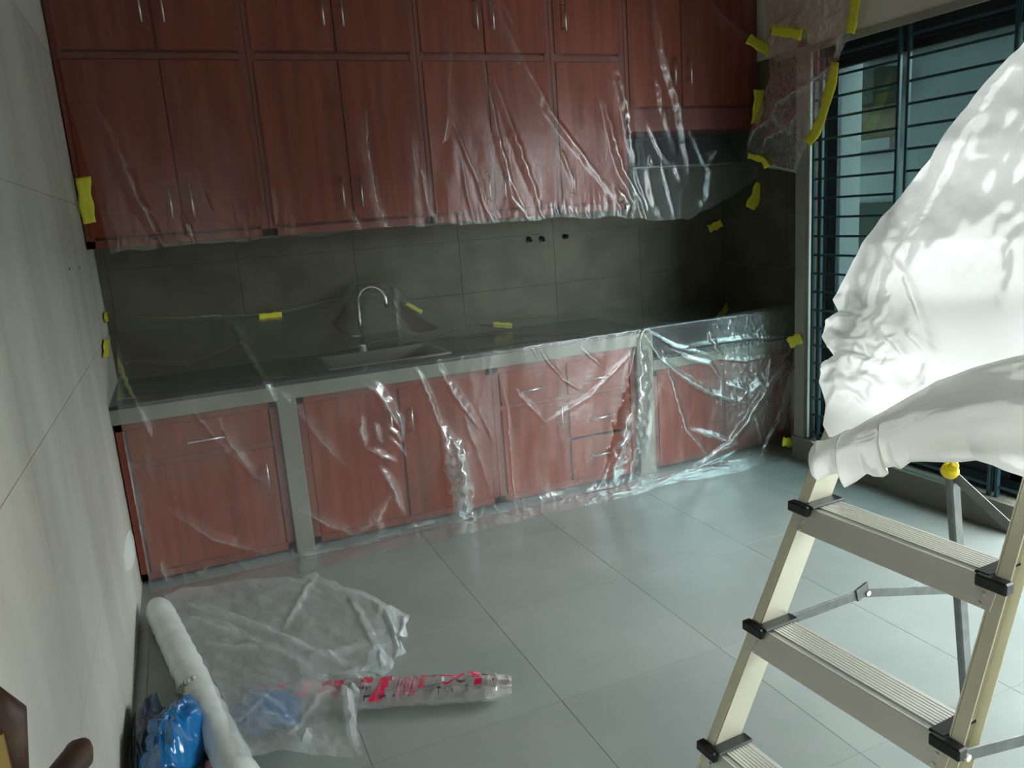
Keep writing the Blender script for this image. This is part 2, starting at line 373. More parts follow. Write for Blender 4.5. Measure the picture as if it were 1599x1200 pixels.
frame(-.335, .331, .02, .74, [], [.545], YF + .02, c); leaf('drawer', -.295, .292, .556, .712, YD, c, .015, .62, .155, False)
leaf('door', -.295, .292, .055, .535, YD, c, .25, .405, .12)
c = base_cab(.42, 1.385, .74, 'red brown base cabinet below the faucet, tall pair of doors')
frame(.42, 1.385, .02, .74, [.895], [], YF + .02, c); leaf('door', .452, .893, .055, .712, YD, c, .845, .55, .13); leaf('door', .897, 1.352, .055, .712, YD, c, .948, .55, .13)
c = base_cab(1.386, 2.230, .74, 'red brown base cabinet with drawers left of the lowered counter')
frame(1.386, 2.230, .02, .74, [1.80], [.52], YF + .02, c)
leaf('drawer', 1.425, 1.79, .53, .712, YD, c, 1.598, .60, .145, False); leaf('door', 1.425, 1.79, .055, .515, YD, c, 1.755, .43, .11)
leaf('drawer', 1.81, 2.19, .53, .712, YD, c, 1.993, .605, .15, False); leaf('drawer', 1.81, 2.19, .29, .515, YD, c, 1.993, .385, .15, False); leaf('drawer', 1.81, 2.19, .055, .28, YD, c, 1.993, .18, .15, False)
c = base_cab(2.336, 3.325, .588, 'red brown base cabinet under the lowered counter at the window wall')
frame(2.336, 3.325, .02, .588, [2.825], [], YF + .02, c); leaf('door', 2.37, 2.823, .05, .565, YD, c, 2.777, .40, .15); leaf('door', 2.827, 3.29, .05, .565, YD, c, 2.875, .40, .15)
YU = 3.90
def upper(x0, x1, z0, joints, hz, zr, label, hx):
    e = empty('wall_cabinet', ((x0 + x1) / 2, YU + .2, z0), label, 'cabinet', 'red brown wall cabinets')
    MB().box(x0, x1, YU + .045, YB, z0, ZC - .002).build('carcass', M['wood_f'], e)
    zs = [2.27] if zr else []
    frame(x0, x1, z0, ZC - .004, [], zs, YU + .014, e, .036)
    edges = [x0 + .02] + joints + [x1 - .02]
    rows = [(z0 + .045, 2.255, hz), (2.29, 2.92, 2.47)] if zr else [(z0 + .13, 2.9, 2.205)]
    if not zr: MB().box(x0, x1, YU + .006, YU + .03, z0, z0 + .12).build('valance', M['wood_f'], e, bevel=.003)
    for (a, b, h) in rows:
        for i in range(len(edges) - 1): leaf('door', edges[i], edges[i + 1], a, b, YU, e, hx[i], h, .145)
    return e
upper(-.335, .438, 1.47, [.07], 1.65, 1, 'tall red brown wall cabinet touching the left wall', [.028, .117])
upper(.44, 1.238, 1.47, [.845], 1.65, 1, 'tall red brown wall cabinet above the faucet', [.798, .888])
upper(1.24, 1.968, 1.47, [1.60], 1.635, 1, 'tall red brown wall cabinet above the pipe stubs, two doors wide', [1.558, 1.645])
upper(1.97, 2.415, 1.47, [], 1.635, 1, 'narrow single door wall cabinet at the end of the tall row', [2.05])
upper(2.417, 3.325, 1.885, [2.785], 0, 0, 'short red brown wall cabinet over the dark cooker niche', [2.725, 2.83])
hd = empty('range_hood', (2.87, 4.1, 1.66), 'dark cooker hood below the short wall cabinet, behind film', 'hood')
MB().prism([(2.46, 3.98, 1.70), (2.46, YB, 1.70), (2.46, YB, 1.86), (2.46, 4.1, 1.86)], (.80, 0, 0)).build('canopy', M['blk'], hd, bevel=.003)
box('filter', 2.5, 3.2, 4.0, 4.25, 1.692, 1.70, M['zinc'], hd)
# small things on walls
for i, (px, py, r) in enumerate(((825, 372, .012), (845, 371, .012), (882, 369, .017))):
    p = at(px, py, 1, YB)
    o = MB().tube([(p[0], YB, p[2]), (p[0], YB - .02, p[2]), (p[0] + .004, YB - .028, p[2] - (.022 if i < 2 else .004))], r * .8, 10).build('pipe_stub', M['blk'], smooth=False)
    tag(o, ['leftmost of the three dark pipe stubs on the backsplash', 'middle dark pipe stub of three on the backsplash', 'rightmost round pipe stub on the backsplash, set apart'][i], 'pipe stub', 'pipe stubs on the backsplash')
pp = [at(a, b, 0, XL) for a, b in ((201, 828), (209, 838), (211, 868), (205, 890), (197, 893), (192, 868), (195, 840))]
tag(MB().prism([(XL + .0, p[1], p[2]) for p in pp], (.002, 0, 0)).build('wall_patch', M['patch']), 'small pale broken patch low on the left wall near the cabinets', 'patch')
for i, (a, b) in enumerate(((108, 420), (124, 418))):
    p = at(a, b, 0, XL)
    tag(MB().tube([(XL - .001, p[1], p[2]), (XL + .002, p[1], p[2])], .005, 8).build('screw_plug', M['blk']),
        ['tiny dark screw plug on the left wall, farther from the cabinets', 'tiny dark screw plug on the left wall, nearer the cabinets'][i], 'screw', 'screw plugs in the left wall')
p = at(1237, 665, 1, 3.56)
tag(box('red_strip', p[0] - .02, p[0] + .012, 3.52, 3.53, .07, .19, M['red']), 'narrow red strip at the film edge by the window curb', 'strip')

# ------------------------------------------------------------------ film machinery
def vnoise(x, y, seed=0):
    xi = np.floor(x).astype(int); yi = np.floor(y).astype(int); fx = x - xi; fy = y - yi
    def h(a, b):
        n = (a * 374761393 + b * 668265263 + seed * 974634777) & 0x7fffffff
        n = ((n ^ (n >> 13)) * 1274126177) & 0x7fffffff
        return ((n ^ (n >> 16)) & 0xffff) / 65535.0
    fx = fx * fx * (3 - 2 * fx); fy = fy * fy * (3 - 2 * fy)
    return (h(xi, yi) * (1 - fx) + h(xi + 1, yi) * fx) * (1 - fy) + (h(xi, yi + 1) * (1 - fx) + h(xi + 1, yi + 1) * fx) * fy
def fbm(x, y, seed=0, o=4):
    r = 0; a = .5
    for k in range(o): r = r + a * vnoise(x * 2 ** k, y * 2 ** k, seed + k); a *= .5
    return r
def ridged(x, y, seed=0, o=3):
    r = 0; a = .5
    for k in range(o): r = r + a * (1 - np.abs(2 * vnoise(x * 2 ** k, y * 2 ** k, seed + k) - 1)) ** 2; a *= .5
    return r
def crease_field(A, B, creases, FQ=70):
    """creases: list of (points[(a,b)..], width, strength); returns (height, density)"""
    H = np.zeros_like(A); Dn = np.zeros_like(A)
    for pts, wd, s in creases:
        pts = np.array(pts, float); m = wd * 4
        sel = (A > pts[:, 0].min() - m) & (A < pts[:, 0].max() + m) & (B > pts[:, 1].min() - m) & (B < pts[:, 1].max() + m)
        if not sel.any(): continue
        a = A[sel]; b = B[sel]; a = a + (vnoise(a * FQ * .5, b * FQ * .5, 9) - .5) * wd * .7
        best = np.full(a.shape, 9.); tt = np.zeros(a.shape); side = np.zeros(a.shape)
        L = np.r_[0, np.cumsum(np.hypot(*np.diff(pts, axis=0).T))]
        for i in range(len(pts) - 1):
            d = pts[i + 1] - pts[i]; l2 = d @ d
            t = np.clip(((a - pts[i, 0]) * d[0] + (b - pts[i, 1]) * d[1]) / l2, 0, 1)
            ea = a - pts[i, 0] - t * d[0]; eb = b - pts[i, 1] - t * d[1]; dist = np.hypot(ea, eb)
            q = dist < best; best[q] = dist[q]; tt[q] = ((L[i] + t * math.sqrt(l2)) / L[-1])[q]
            side[q] = np.sign(ea * d[1] - eb * d[0])[q]
        tap = np.clip(np.sin(np.pi * np.clip(tt, 0, 1)), 0, 1) ** .6 * .75 + .25
        ww = wd * (.45 + .55 * tap)
        H[sel] += s * ww * np.clip(1.3 - best / ww * np.where(side > 0, .8, 1.9), 0, None) * .7 * tap
        fine = .55 + .9 * vnoise(a * FQ * 1.6 + tt * 3, b * FQ * .5, 3) * vnoise(a * FQ * .4, b * FQ * .4, 14) ** .5
        d1 = .62 * np.exp(-(best / (ww * .26)) ** 2) * (.35 + .9 * vnoise(tt * L[-1] * FQ * .45, tt * 0 + wd * 900, 17))
        d2 = .50 * np.exp(-best / (ww * 1.15)) * np.where(side > 0, 1, np.exp(-best / (ww * .22)))
        Dn[sel] = np.maximum(Dn[sel], s * tap * (d1 + d2) * fine)
    return H, Dn
def grid_mesh(name, P, dens, m, mask=None, closed=False):
    nu, nv = P.shape[:2]
    me = bpy.data.meshes.new(name)
    idx = np.arange(nu * nv).reshape(nu, nv)
    q = np.stack([idx[:-1, :-1], idx[1:, :-1], idx[1:, 1:], idx[:-1, 1:]], -1)
    if mask is not None:
        k = mask[:-1, :-1] & mask[1:, :-1] & mask[1:, 1:] & mask[:-1, 1:]; q = q[k]
    q = q.reshape(-1, 4)
    used = np.unique(q); re = np.full(nu * nv, -1); re[used] = np.arange(len(used)); q = re[q]
    V = P.reshape(-1, 3)[used]
    me.from_pydata(V.tolist(), [], q.tolist()); me.materials.append(m)
    at_ = me.attributes.new('dens', 'FLOAT', 'POINT'); at_.data.foreach_set('value', dens.reshape(-1)[used].astype(np.float32))
    me.polygons.foreach_set('use_smooth', [True] * len(me.polygons))
    o = bpy.data.objects.new(name, me); COL.objects.link(o)
    return o
def normals(P):
    du = np.gradient(P, axis=0); dv = np.gradient(P, axis=1); n = np.cross(du, dv); n /= np.linalg.norm(n, axis=-1, keepdims=True) + 1e-9
    return n
def px2(l, f): return [f(*p) for p in l]

# ------------------------------------------------------------------ upper film over the wall cabinets
YFU = 3.868
fx = lambda x, y: tuple(at(x, y, 1, YFU)[[0, 2]])
U = 1 / 325.0   # metres per photo pixel at that distance
CU = [([(180, 200), (186, 235), (214, 310), (236, 345), (255, 378)], 9, .75), ([(283, 332), (292, 352), (305, 380)], 4, .9), ([(150, 345), (160, 370), (165, 388)], 3, .7),
      ([(185, 362), (187, 390)], 3, .4), ([(150, 150), (170, 210)], 8, .3), ([(570, 170), (572, 230), (585, 310), (600, 352), (614, 368)], 6, 1.), ([(543, 320), (553, 342), (565, 366)], 3, .7),
      ([(430, 290), (435, 355)], 4, .35), ([(449, 360), (465, 356)], 3, .4), ([(705, 60), (698, 165)], 4, .6), ([(692, 215), (699, 175), (745, 283), (755, 320), (770, 347)], 4, .7),
      ([(700, 168), (697, 200), (690, 222)], 4, .8),
      ([(745, 52), (756, 120), (775, 210), (797, 285), (827, 347)], 6, .8), ([(767, 112), (801, 210), (827, 278), (842, 326)], 8, .55), ([(767, 0), (809, 83), (861, 180), (940, 285), (970, 319)], 7, .6),
      ([(786, 259), (797, 308), (825, 346)], 3, 1.1), ([(719, 248), (728, 300), (741, 349)], 4, .5), ([(940, 154), (959, 225), (970, 263), (1000, 319), (1011, 353)], 8, .9),
      ([(959, 86), (978, 173), (989, 255)], 9, .5), ([(1019, 0), (1034, 86), (1060, 173), (1075, 274)], 8, .75), ([(1026, 124), (1038, 188), (1055, 244)], 6, .5),
      ([(1011, 195), (1030, 240), (1049, 263)], 5, .7), ([(1075, 203), (1098, 255), (1116, 281)], 4, .7), ([(1008, 263), (1019, 319), (1045, 360)], 8, .5), ([(1098, -10), (1130, 30), (1168, 62)], 9, .5),
      ([(1030, 248), (1041, 293), (1056, 353)], 5, .5), ([(1108, 255), (1103, 308), (1092, 325)], 7, .6), ([(1189, 80), (1184, 110), (1182, 145)], 6, .8), ([(1192, -10), (1196, 30), (1186, 60)], 7, .6),
      ([(1230, 0), (1215, 20), (1200, 60)], 7, .5), ([(590, 120), (600, 180)], 5, .3), ([(780, 0), (800, 40)], 3, .4), ([(870, 225), (885, 260), (895, 290)], 5, .5), ([(960, 290), (980, 320), (972, 345)], 9, .9),
      ([(1178, 250), (1182, 285)], 3, .8), ([(1120, 330), (1155, 335)], 6, .3), ([(865, 318), (874, 345)], 3, .9), ([(838, 325), (850, 345)], 3, .9), ([(915, 325), (922, 342)], 3, .9),
      ([(888, 322), (898, 340)], 3, .7), ([(990, 265), (1000, 300), (1012, 330)], 5, .8), ([(1012, 245), (1018, 262)], 4, 1.), ([(1050, 255), (1062, 285)], 5, .8), ([(1100, 240), (1116, 236), (1104, 262)], 5, .7),
      ([(1022, 118), (1030, 150), (1030, 190)], 6, .5), ([(1008, 190), (1016, 215)], 4, .4), ([(318, 300), (330, 330)], 4, .25), ([(475, 250), (480, 300)], 4, .25), ([(640, 200), (650, 280)], 4, .25), ([(655, 260), (670, 330), (680, 350)], 4, .35)]
for k in range(26):
    x = 690 + k * 13 + random.uniform(-5, 5); y = 352 - (x - 690) * .07; CU.append(([(x - 6, y - random.uniform(12, 30)), (x, y)], 2.0, random.uniform(.2, .6)))
CU = [(px2(l, fx), wd * U, s * .88) for l, wd, s in CU]
xs = np.linspace(-.285, 3.27, 520); vs = np.linspace(0, 1, 230)
A, V = np.meshgrid(xs, vs, indexing='ij')
zb = np.interp(xs, [-.285, -.05, .5, 1.2, 1.9, 2.3, 2.5, 2.75, 2.95, 3.1, 3.27], [1.458, 1.458, 1.462, 1.462, 1.452, 1.425, 1.40, 1.385, 1.45, 1.50, 1.60]) + (vnoise(xs * 14, xs * 0, 5) - .5) * .02
Z = zb[:, None] + (2.93 - zb[:, None]) * V
A = A - .03 * (1 - V) * (A < 0) * 0
edge = np.interp(Z[0], [1.4, 1.75, 2.1, 2.4, 2.93], [-.24, -.27, -.30, -.32, -.33])  # film does not reach the left wall
A = edge[None, :] + (A - xs[0]) * (xs[-1] - edge[None, :]) / (xs[-1] - xs[0])
H, Dn = crease_field(A, Z, CU)
und = fbm(A * 2.2, Z * .7, 3) * .05 + ridged(A * 5, Z * .8, 12, 2) * .0025
crk = ridged(A * 34, Z * 14, 31) * .002
low = np.clip((1.62 - Z) / .2, 0, 1)
Dn = Dn + .05 * np.clip(ridged(A * 7, Z * 1.3, 21) - .45, 0, 1) + low * .10 * ridged(A * 30, Z * 12, 8) + np.clip((A - 2.35) / .2, 0, 1) * np.clip((1.85 - Z) / .2, 0, 1) * .10
Y = YFU - H * .8 - und * .6 - crk * (.4 + low)
Y = np.minimum(Y, 3.872); Y += np.clip((1.47 - Z) / .05, 0, 1) * .0
P = np.stack([A, Y, Z], -1)
tag(grid_mesh('cabinet_film', P, Dn, M['film']), 'clear protective film hung over the whole row of wall cabinets', 'plastic sheet')

# ------------------------------------------------------------------ lower film over counter and base cabinets
YFL = 3.562; ZT = .838
def lowp(x, y):
    p = at(x, y, 1, YFL)
    if p[2] < ZT:
        if p[2] < 0:
            q = at(x, y, 2, 0); return (q[0], 1.0 + ZT + (YFL - q[1]))
        return (p[0], 1.0 + ZT - p[2])
    q = at(x, y, 2, ZT + .02); return (q[0], max(0, 1.0 - (q[1] - YFL) / (4.262 - YFL)))
U = 1 / 345.0
CLW = [([(408, 592), (420, 612), (430, 634)], 5, .9), ([(440, 612), (452, 635)], 6, .6), ([(214, 628), (224, 655), (236, 682)], 5, 1.), ([(340, 655), (370, 710), (400, 748)], 9, .5),
       ([(569, 573), (584, 610), (605, 640), (623, 670)], 10, 1.05), ([(563, 650), (562, 675), (570, 698)], 5, 1.), ([(585, 660), (588, 685), (596, 692)], 4, .9), ([(605, 667), (618, 680), (624, 692)], 4, 1.1), ([(606, 684), (622, 698), (632, 712)], 3, 1.), ([(618, 640), (624, 660), (626, 690)], 4, .9), ([(572, 700), (600, 715), (618, 722)], 6, .7),
       ([(590, 728), (610, 765), (625, 800)], 8, .8), ([(646, 560), (662, 605), (684, 668)], 5, 1.2), ([(684, 668), (694, 700), (700, 745), (704, 790), (700, 815)], 15, 1.5), ([(700, 700), (712, 740), (716, 790)], 14, 1.5), ([(703, 690), (708, 750), (707, 808)], 18, 1.9), ([(985, 600), (965, 680), (945, 750)], 26, .8), ([(996, 560), (980, 680)], 20, .8),
       ([(700, 815), (730, 802), (765, 812)], 4, 1.), ([(678, 563), (695, 598), (720, 635), (746, 668)], 7, .9), ([(788, 545), (791, 640), (795, 720), (805, 800)], 2.4, .6), ([(837, 540), (850, 562), (876, 590)], 4, .9), ([(828, 545), (838, 560)], 3, .8),
       ([(800, 608), (850, 662)], 5, .35), ([(850, 662), (920, 620), (982, 556)], 5, .4), ([(1000, 520), (992, 600), (985, 690), (975, 760)], 16, .6), ([(1000, 520), (975, 640), (945, 740)], 13, .55), ([(960, 690), (935, 740), (920, 765)], 7, .6),
       ([(1003, 520), (1025, 558), (1062, 590), (1105, 615), (1165, 632)], 7, 1.3), ([(1004, 516), (1052, 543), (1112, 558)], 5, 1.1), ([(1048, 546), (1075, 563), (1105, 570), (1125, 596)], 6, 1.), ([(1032, 550), (1048, 610), (1064, 672), (1094, 708)], 6, .8),
       ([(1240, 530), (1212, 572), (1182, 620), (1136, 686), (1092, 715)], 10, .7), ([(1240, 530), (1228, 590), (1205, 660), (1175, 710)], 8, .7), ([(1070, 670), (1105, 680), (1132, 688)], 6, .9), ([(1130, 688), (1160, 658), (1172, 655), (1178, 690)], 6, 1.), ([(1105, 520), (1112, 545), (1125, 555)], 7, 1.), ([(1060, 545), (1160, 530), (1236, 526)], 6, .8), ([(1120, 562), (1160, 565), (1210, 552)], 6, .8),
       ([(1130, 600), (1160, 610), (1150, 625)], 8, 1.), ([(1160, 620), (1180, 600), (1190, 612)], 8, .9), ([(1200, 560), (1190, 600), (1170, 640)], 6, .7), ([(1215, 640), (1208, 670)], 6, .8),
       ([(250, 875), (262, 905)], 5, .8), ([(540, 838), (580, 815), (610, 770)], 8, .4), ([(470, 795), (510, 818), (560, 835)], 8, .5), ([(580, 800), (590, 835)], 7, .4), ([(300, 640), (350, 700), (420, 760)], 7, .3), ([(190, 680), (205, 760), (222, 850), (232, 905)], 5, .9), ([(460, 560 + 70), (500, 690), (540, 730)], 8, .35),
       ([(225, 690), (240, 760)], 6, .25), ([(270, 800), (330, 840), (420, 862)], 8, .35), ([(1010, 760), (1080, 728), (1140, 700)], 8, .7), ([(870, 590), (905, 610)], 4, .5), ([(905, 545), (940, 575)], 5, .4), ([(745, 640), (770, 690)], 7, .4), ([(720, 640), (740, 700), (760, 770)], 9, .35)]
CLT = [([(170, 500), (190, 560), (212, 622)], 3, .6), ([(360, 545), (410, 590)], 5, .5), ([(250, 470), (340, 530), (400, 570)], 6, .35), ([(612, 515), (620, 535), (626, 556)], 3, .8),
       ([(300, 500), (420, 525), (560, 490)], 7, .3), ([(420, 575), (560, 556), (760, 530), (980, 512)], 5, .45), ([(640, 550), (740, 522), (900, 505)], 6, .35), ([(700, 520), (800, 530), (940, 512)], 5, .3), ([(200, 600), (300, 590), (420, 560)], 8, .25), ([(780, 505), (870, 500), (925, 497)], 4, .5)]
creL = [(px2(l, lowp), wd * U, s) for l, wd, s in CLW + [(l_, w_ * 1.3, s_ * 1.5) for l_, w_, s_ in CLT]]
for k in range(46):      # folds of the skirt where it meets the floor
    x = 240 + k * 22 + random.uniform(-8, 8); y = 905 - (x - 240) * .215
    creL.append((px2([(x, y - random.uniform(3, 10)), (x + random.uniform(-14, 24), y + random.uniform(4, 22))], lowp), 3 * U, random.uniform(.1, .6)))
for k in range(20):      # flat folds lying along the skirt
    x = 420 + k * 40 + random.uniform(-10, 10); y = 905 - (x - 240) * .215 + random.uniform(0, 18)
    creL.append((px2([(x, y), (x + 45, y - 9 + random.uniform(-4, 4))], lowp), 5 * U, random.uniform(.4, .9)))
xs = np.linspace(-.30, 3.30, 620); TM = 1.0 + ZT + .24
ts = np.r_[np.linspace(0, 1, 110)[:-1], np.linspace(1, TM, 200)]
A, Tt = np.meshgrid(xs, ts, indexing='ij')
zatt = np.interp(A, [-.33, .0, .42, .93, 1.2, 1.73, 2.3, 2.45, 3.3], [1.14, 1.08, 1.06, 1.10, 1.01, .865, .845, .80, .76])
q = np.clip(Tt, 0, 1)                                     # 0 at the back wall, 1 at the front edge
Yt = 4.262 + (YFL - 4.262) * q
lowz = np.interp(A, [2.33, 2.42, 3.3], [ZT, ZT, ZT])
zt = lowz + (zatt - lowz) * (1 - q) ** 1.6
tent = (1.178 - ZT) * np.exp(-np.clip(np.abs(A - .94) - .075, 0, None) / np.where(A > .94, .26, .22)) * np.interp(q, [0, .10, .24, .5, 1], [.75, 1.02, .97, .28, 0])
zt = np.maximum(zt, ZT + tent)
sg = np.clip((A - 2.4) / .25, 0, 1)
zt = zt - sg * .06 * np.sin(np.pi * q)
dn = np.clip(Tt - 1, 0, ZT); fr = np.clip(Tt - 1 - ZT, 0, None)
flare = .012 + .05 * (dn / ZT) ** 3
Yv = YFL - (flare - .012) - fr
skw = .13 + .09 * fbm(A[:, :1] * 3, A[:, :1] * 0 + 2, 4)
Yv = YFL - (flare - .012) - np.minimum(fr, skw + 0 * fr)
zv = ZT - dn + .004
top = Tt <= 1
Pb = np.stack([A, np.where(top, Yt, Yv), np.where(top, zt, zv)], -1)
H, Dn = crease_field(A, Tt, creL)
Nn = normals(Pb); sgn = np.sign(Nn[300, 200] @ np.array([0, -1, 0])); Nn = Nn * (sgn if sgn else 1)
front = np.clip((Tt - .98) / .05, 0, 1)
und = fbm(A * 2.6, Tt * 1.2, 41) * .03 + ridged(A * 6 + Tt * 2, Tt * 2, 44, 2) * .004
rgt = np.clip((A - 2.62) / .2, 0, 1) * front * np.clip((1.75 - Tt) / .15, 0, 1)
crk = ridged(A * 40, Tt * 34, 51) * .0035 * (.12 + rgt * 1.5)
h = H * .8 + und + crk
skirt = np.clip((Tt - 1.80) / .05, 0, 1)
h = h * (1 - .55 * skirt) + skirt * .006 * ridged(A * 14, Tt * 20, 61)
Dn = Dn + front * (.02 + .16 * np.clip(fbm(A * 3.2 + Tt * 2.5, Tt * 1.6 - A * 1.2, 131) - .42, 0, 1) * 2.2 * (.6 + .8 * ridged(A * 10 + Tt * 6, Tt * 3 - A * 2, 133))) * np.clip((1.85 - Tt) / .1, 0, 1) + rgt * (.27 + .45 * np.clip(ridged(A * 24, Tt * 20, 51) - .5, 0, 1)) + skirt * (.05 + .30 * np.clip(ridged(A * 12, Tt * 22, 61) - .45, 0, 1)) + (1 - front) * (.05 + .10 * np.clip(ridged(A * 3 + Tt * 2, Tt * 5 - A * 1.5, 141) - .4, 0, 1))
hh = Pb + Nn * h[..., None]
hh[..., 2] = np.maximum(hh[..., 2], .003 + .004 * skirt)
hh[..., 1] = np.minimum(hh[..., 1], 4.266)
onf = (Tt > 1) & (Tt < 1.8); hh[..., 1] = np.where(onf, np.minimum(hh[..., 1], 3.575), hh[..., 1])
mask = fr <= skw
tag(grid_mesh('counter_film', hh, Dn, M['film_low'], mask), 'clear protective film over the counter and base cabinets down to the floor', 'plastic sheet')

# ------------------------------------------------------------------ patches from boundary curves in the photograph
def resample(pts, n):
    pts = np.array(pts, float); L = np.r_[0, np.cumsum(np.linalg.norm(np.diff(pts, axis=0), axis=1))]; t = np.linspace(0, L[-1], n)
    return np.stack([np.interp(t, L, pts[:, k]) for k in range(pts.shape[1])], -1)
def coons(top, bot, left, right, nu, nv):
    """curves: top/bot run left->right, left/right run top->bottom"""
    c0, c1 = resample(top, nu), resample(bot, nu); d0, d1 = resample(left, nv), resample(right, nv)
    u = np.linspace(0, 1, nu)[:, None, None]; v = np.linspace(0, 1, nv)[None, :, None]
    return (1 - v) * c0[:, None] + v * c1[:, None] + (1 - u) * d0[None] + u * d1[None] - ((1 - u) * (1 - v) * c0[0] + u * (1 - v) * c0[-1] + (1 - u) * v * c1[0] + u * v * c1[-1])
def lift(Q, f):
    """photo points -> 3-D on a surface f(px,py)"""
    return np.array([[f(*p) for p in row] for row in Q])
# loose film by the window head (hangs on the right wall)
XF = 3.10
Q = coons([(1196, -25), (1350, -25)], [(1168, 240), (1200, 262), (1245, 270), (1262, 222)], [(1196, -25), (1200, 60), (1205, 120), (1175, 205), (1168, 240)], [(1350, -25), (1332, 50), (1310, 100), (1300, 150), (1262, 222)], 150, 220)
Pb = lift(Q, lambda a, b: at(a, b, 0, XF))
cr = [([(1313, 95), (1280, 120), (1240, 145), (1215, 160), (1208, 190)], 5, 1.1), ([(1320, 50), (1308, 90)], 8, 1.3), ([(1250, 170), (1240, 190), (1235, 210)], 4, .8), ([(1168, 235), (1180, 205), (1215, 180)], 6, .9), ([(1205, 165), (1215, 195), (1238, 200)], 5, .9), ([(1192, 240), (1200, 215), (1235, 200)], 5, .8),
      ([(1240, 15), (1210, 45), (1195, 70)], 8, .5), ([(1260, 0), (1225, 60)], 7, .4), ([(1320, 15), (1290, 30)], 4, .6), ([(1330, 60), (1322, 90), (1316, 100)], 6, 1.2), ([(1245, 268), (1258, 250), (1264, 225)], 5, .9), ([(1172, 240), (1195, 255), (1245, 268)], 4, .8), ([(1230, 165), (1222, 190)], 4, .5)]
H, Dn = crease_field(Q[..., 0], Q[..., 1], cr, .2)
Nn = normals(Pb); Nn *= -np.sign(Nn[..., :1]) + 0
h = H * .0022 + .02 * fbm(Q[..., 0] / 40, Q[..., 1] / 40, 71) + .006 * ridged(Q[..., 0] / 12, Q[..., 1] / 14, 72)
Dn += .22 * np.clip(ridged(Q[..., 0] / 14, Q[..., 1] / 18, 72) - .45, 0, 1)
tag(grid_mesh('loose_film', Pb + Nn * h[..., None] * 1.0, Dn, M['film_loose']), 'loose crumpled flap of clear film hanging by the window head', 'plastic sheet')

# film pile on the floor
fl_ = lambda a, b: at(a, b, 2, .035)
Q = coons([(258, 940), (330, 918), (400, 905), (470, 905), (492, 890), (510, 905)], [(392, 1215), (450, 1215), (520, 1215), (572, 1215)], [(258, 940), (300, 1010), (345, 1100), (392, 1215)],
          [(510, 905), (520, 915), (545, 918), (560, 930), (590, 932), (610, 940), (622, 955), (640, 952), (632, 968), (636, 985), (622, 995), (634, 1010), (615, 1022), (612, 1040), (596, 1050), (582, 1040), (592, 1060), (560, 1075), (566, 1110), (561, 1160), (572, 1215)], 150, 170)
Pb = lift(Q, fl_)
cr = [([(290, 950), (380, 985), (480, 1025), (560, 1045)], 10, .9), ([(300, 975), (380, 1005), (410, 1020)], 10, .8), ([(445, 992), (470, 950), (496, 892)], 6, 1.1), ([(560, 930), (600, 960), (620, 1000), (618, 1030)], 9, 1.), ([(545, 935), (570, 985), (585, 1020)], 8, .8), ([(320, 1010), (430, 1030), (480, 1050)], 10, .7), ([(480, 1035), (560, 1015), (590, 1012)], 9, .8), ([(590, 1012), (598, 1040)], 6, 1.),
      ([(520, 1060), (560, 1062), (572, 1085)], 7, 1.2), ([(535, 1080), (548, 1130), (556, 1200)], 10, 1.2), ([(552, 1070), (556, 1110)], 8, 1.2), ([(390, 1110), (430, 1130), (450, 1145)], 5, .9), ([(410, 1148), (440, 1150)], 4, .9), ([(376, 1165), (430, 1110)], 6, .5), ([(450, 1200), (500, 1120), (535, 1090)], 7, .5), ([(470, 1190), (485, 1180), (480, 1200)], 7, 1.3), ([(632, 955), (625, 985), (628, 1015)], 6, 1.3), ([(500, 1020), (540, 1045)], 4, .8)]
H, Dn = crease_field(Q[..., 0], Q[..., 1], cr, .2)
u = np.linspace(0, 1, 150)[:, None]; v = np.linspace(0, 1, 170)[None]
h = H * .0022 + .07 * np.clip(fbm(Q[..., 0] / 90, Q[..., 1] / 60, 81) - .3, 0, 1) + .007 * ridged(Q[..., 0] / 40, Q[..., 1] / 26, 82)
Dn += .25 * np.clip(ridged(Q[..., 0] / 26, Q[..., 1] / 18, 82) - .4, 0, 1) + .35 * np.clip((u - .93) / .07, 0, 1) * ridged(Q[..., 0] / 8, Q[..., 1] / 8, 85) * 1.5
Pb[..., 2] += h - .03 * (1 - np.clip((1 - u) / .15, 0, 1)) * (1 - np.clip((Q[..., 1] - 1055) / 30, 0, 1)); Pb[..., 2] += .06 * np.clip((Q[..., 1] - 1060) / 60, 0, 1)
Pb[..., 2] = np.maximum(Pb[..., 2], .006)
tag(grid_mesh('film_heap', Pb, Dn, M['film_pile']), 'crumpled heap of clear film pulled off the roll onto the floor', 'plastic sheet')

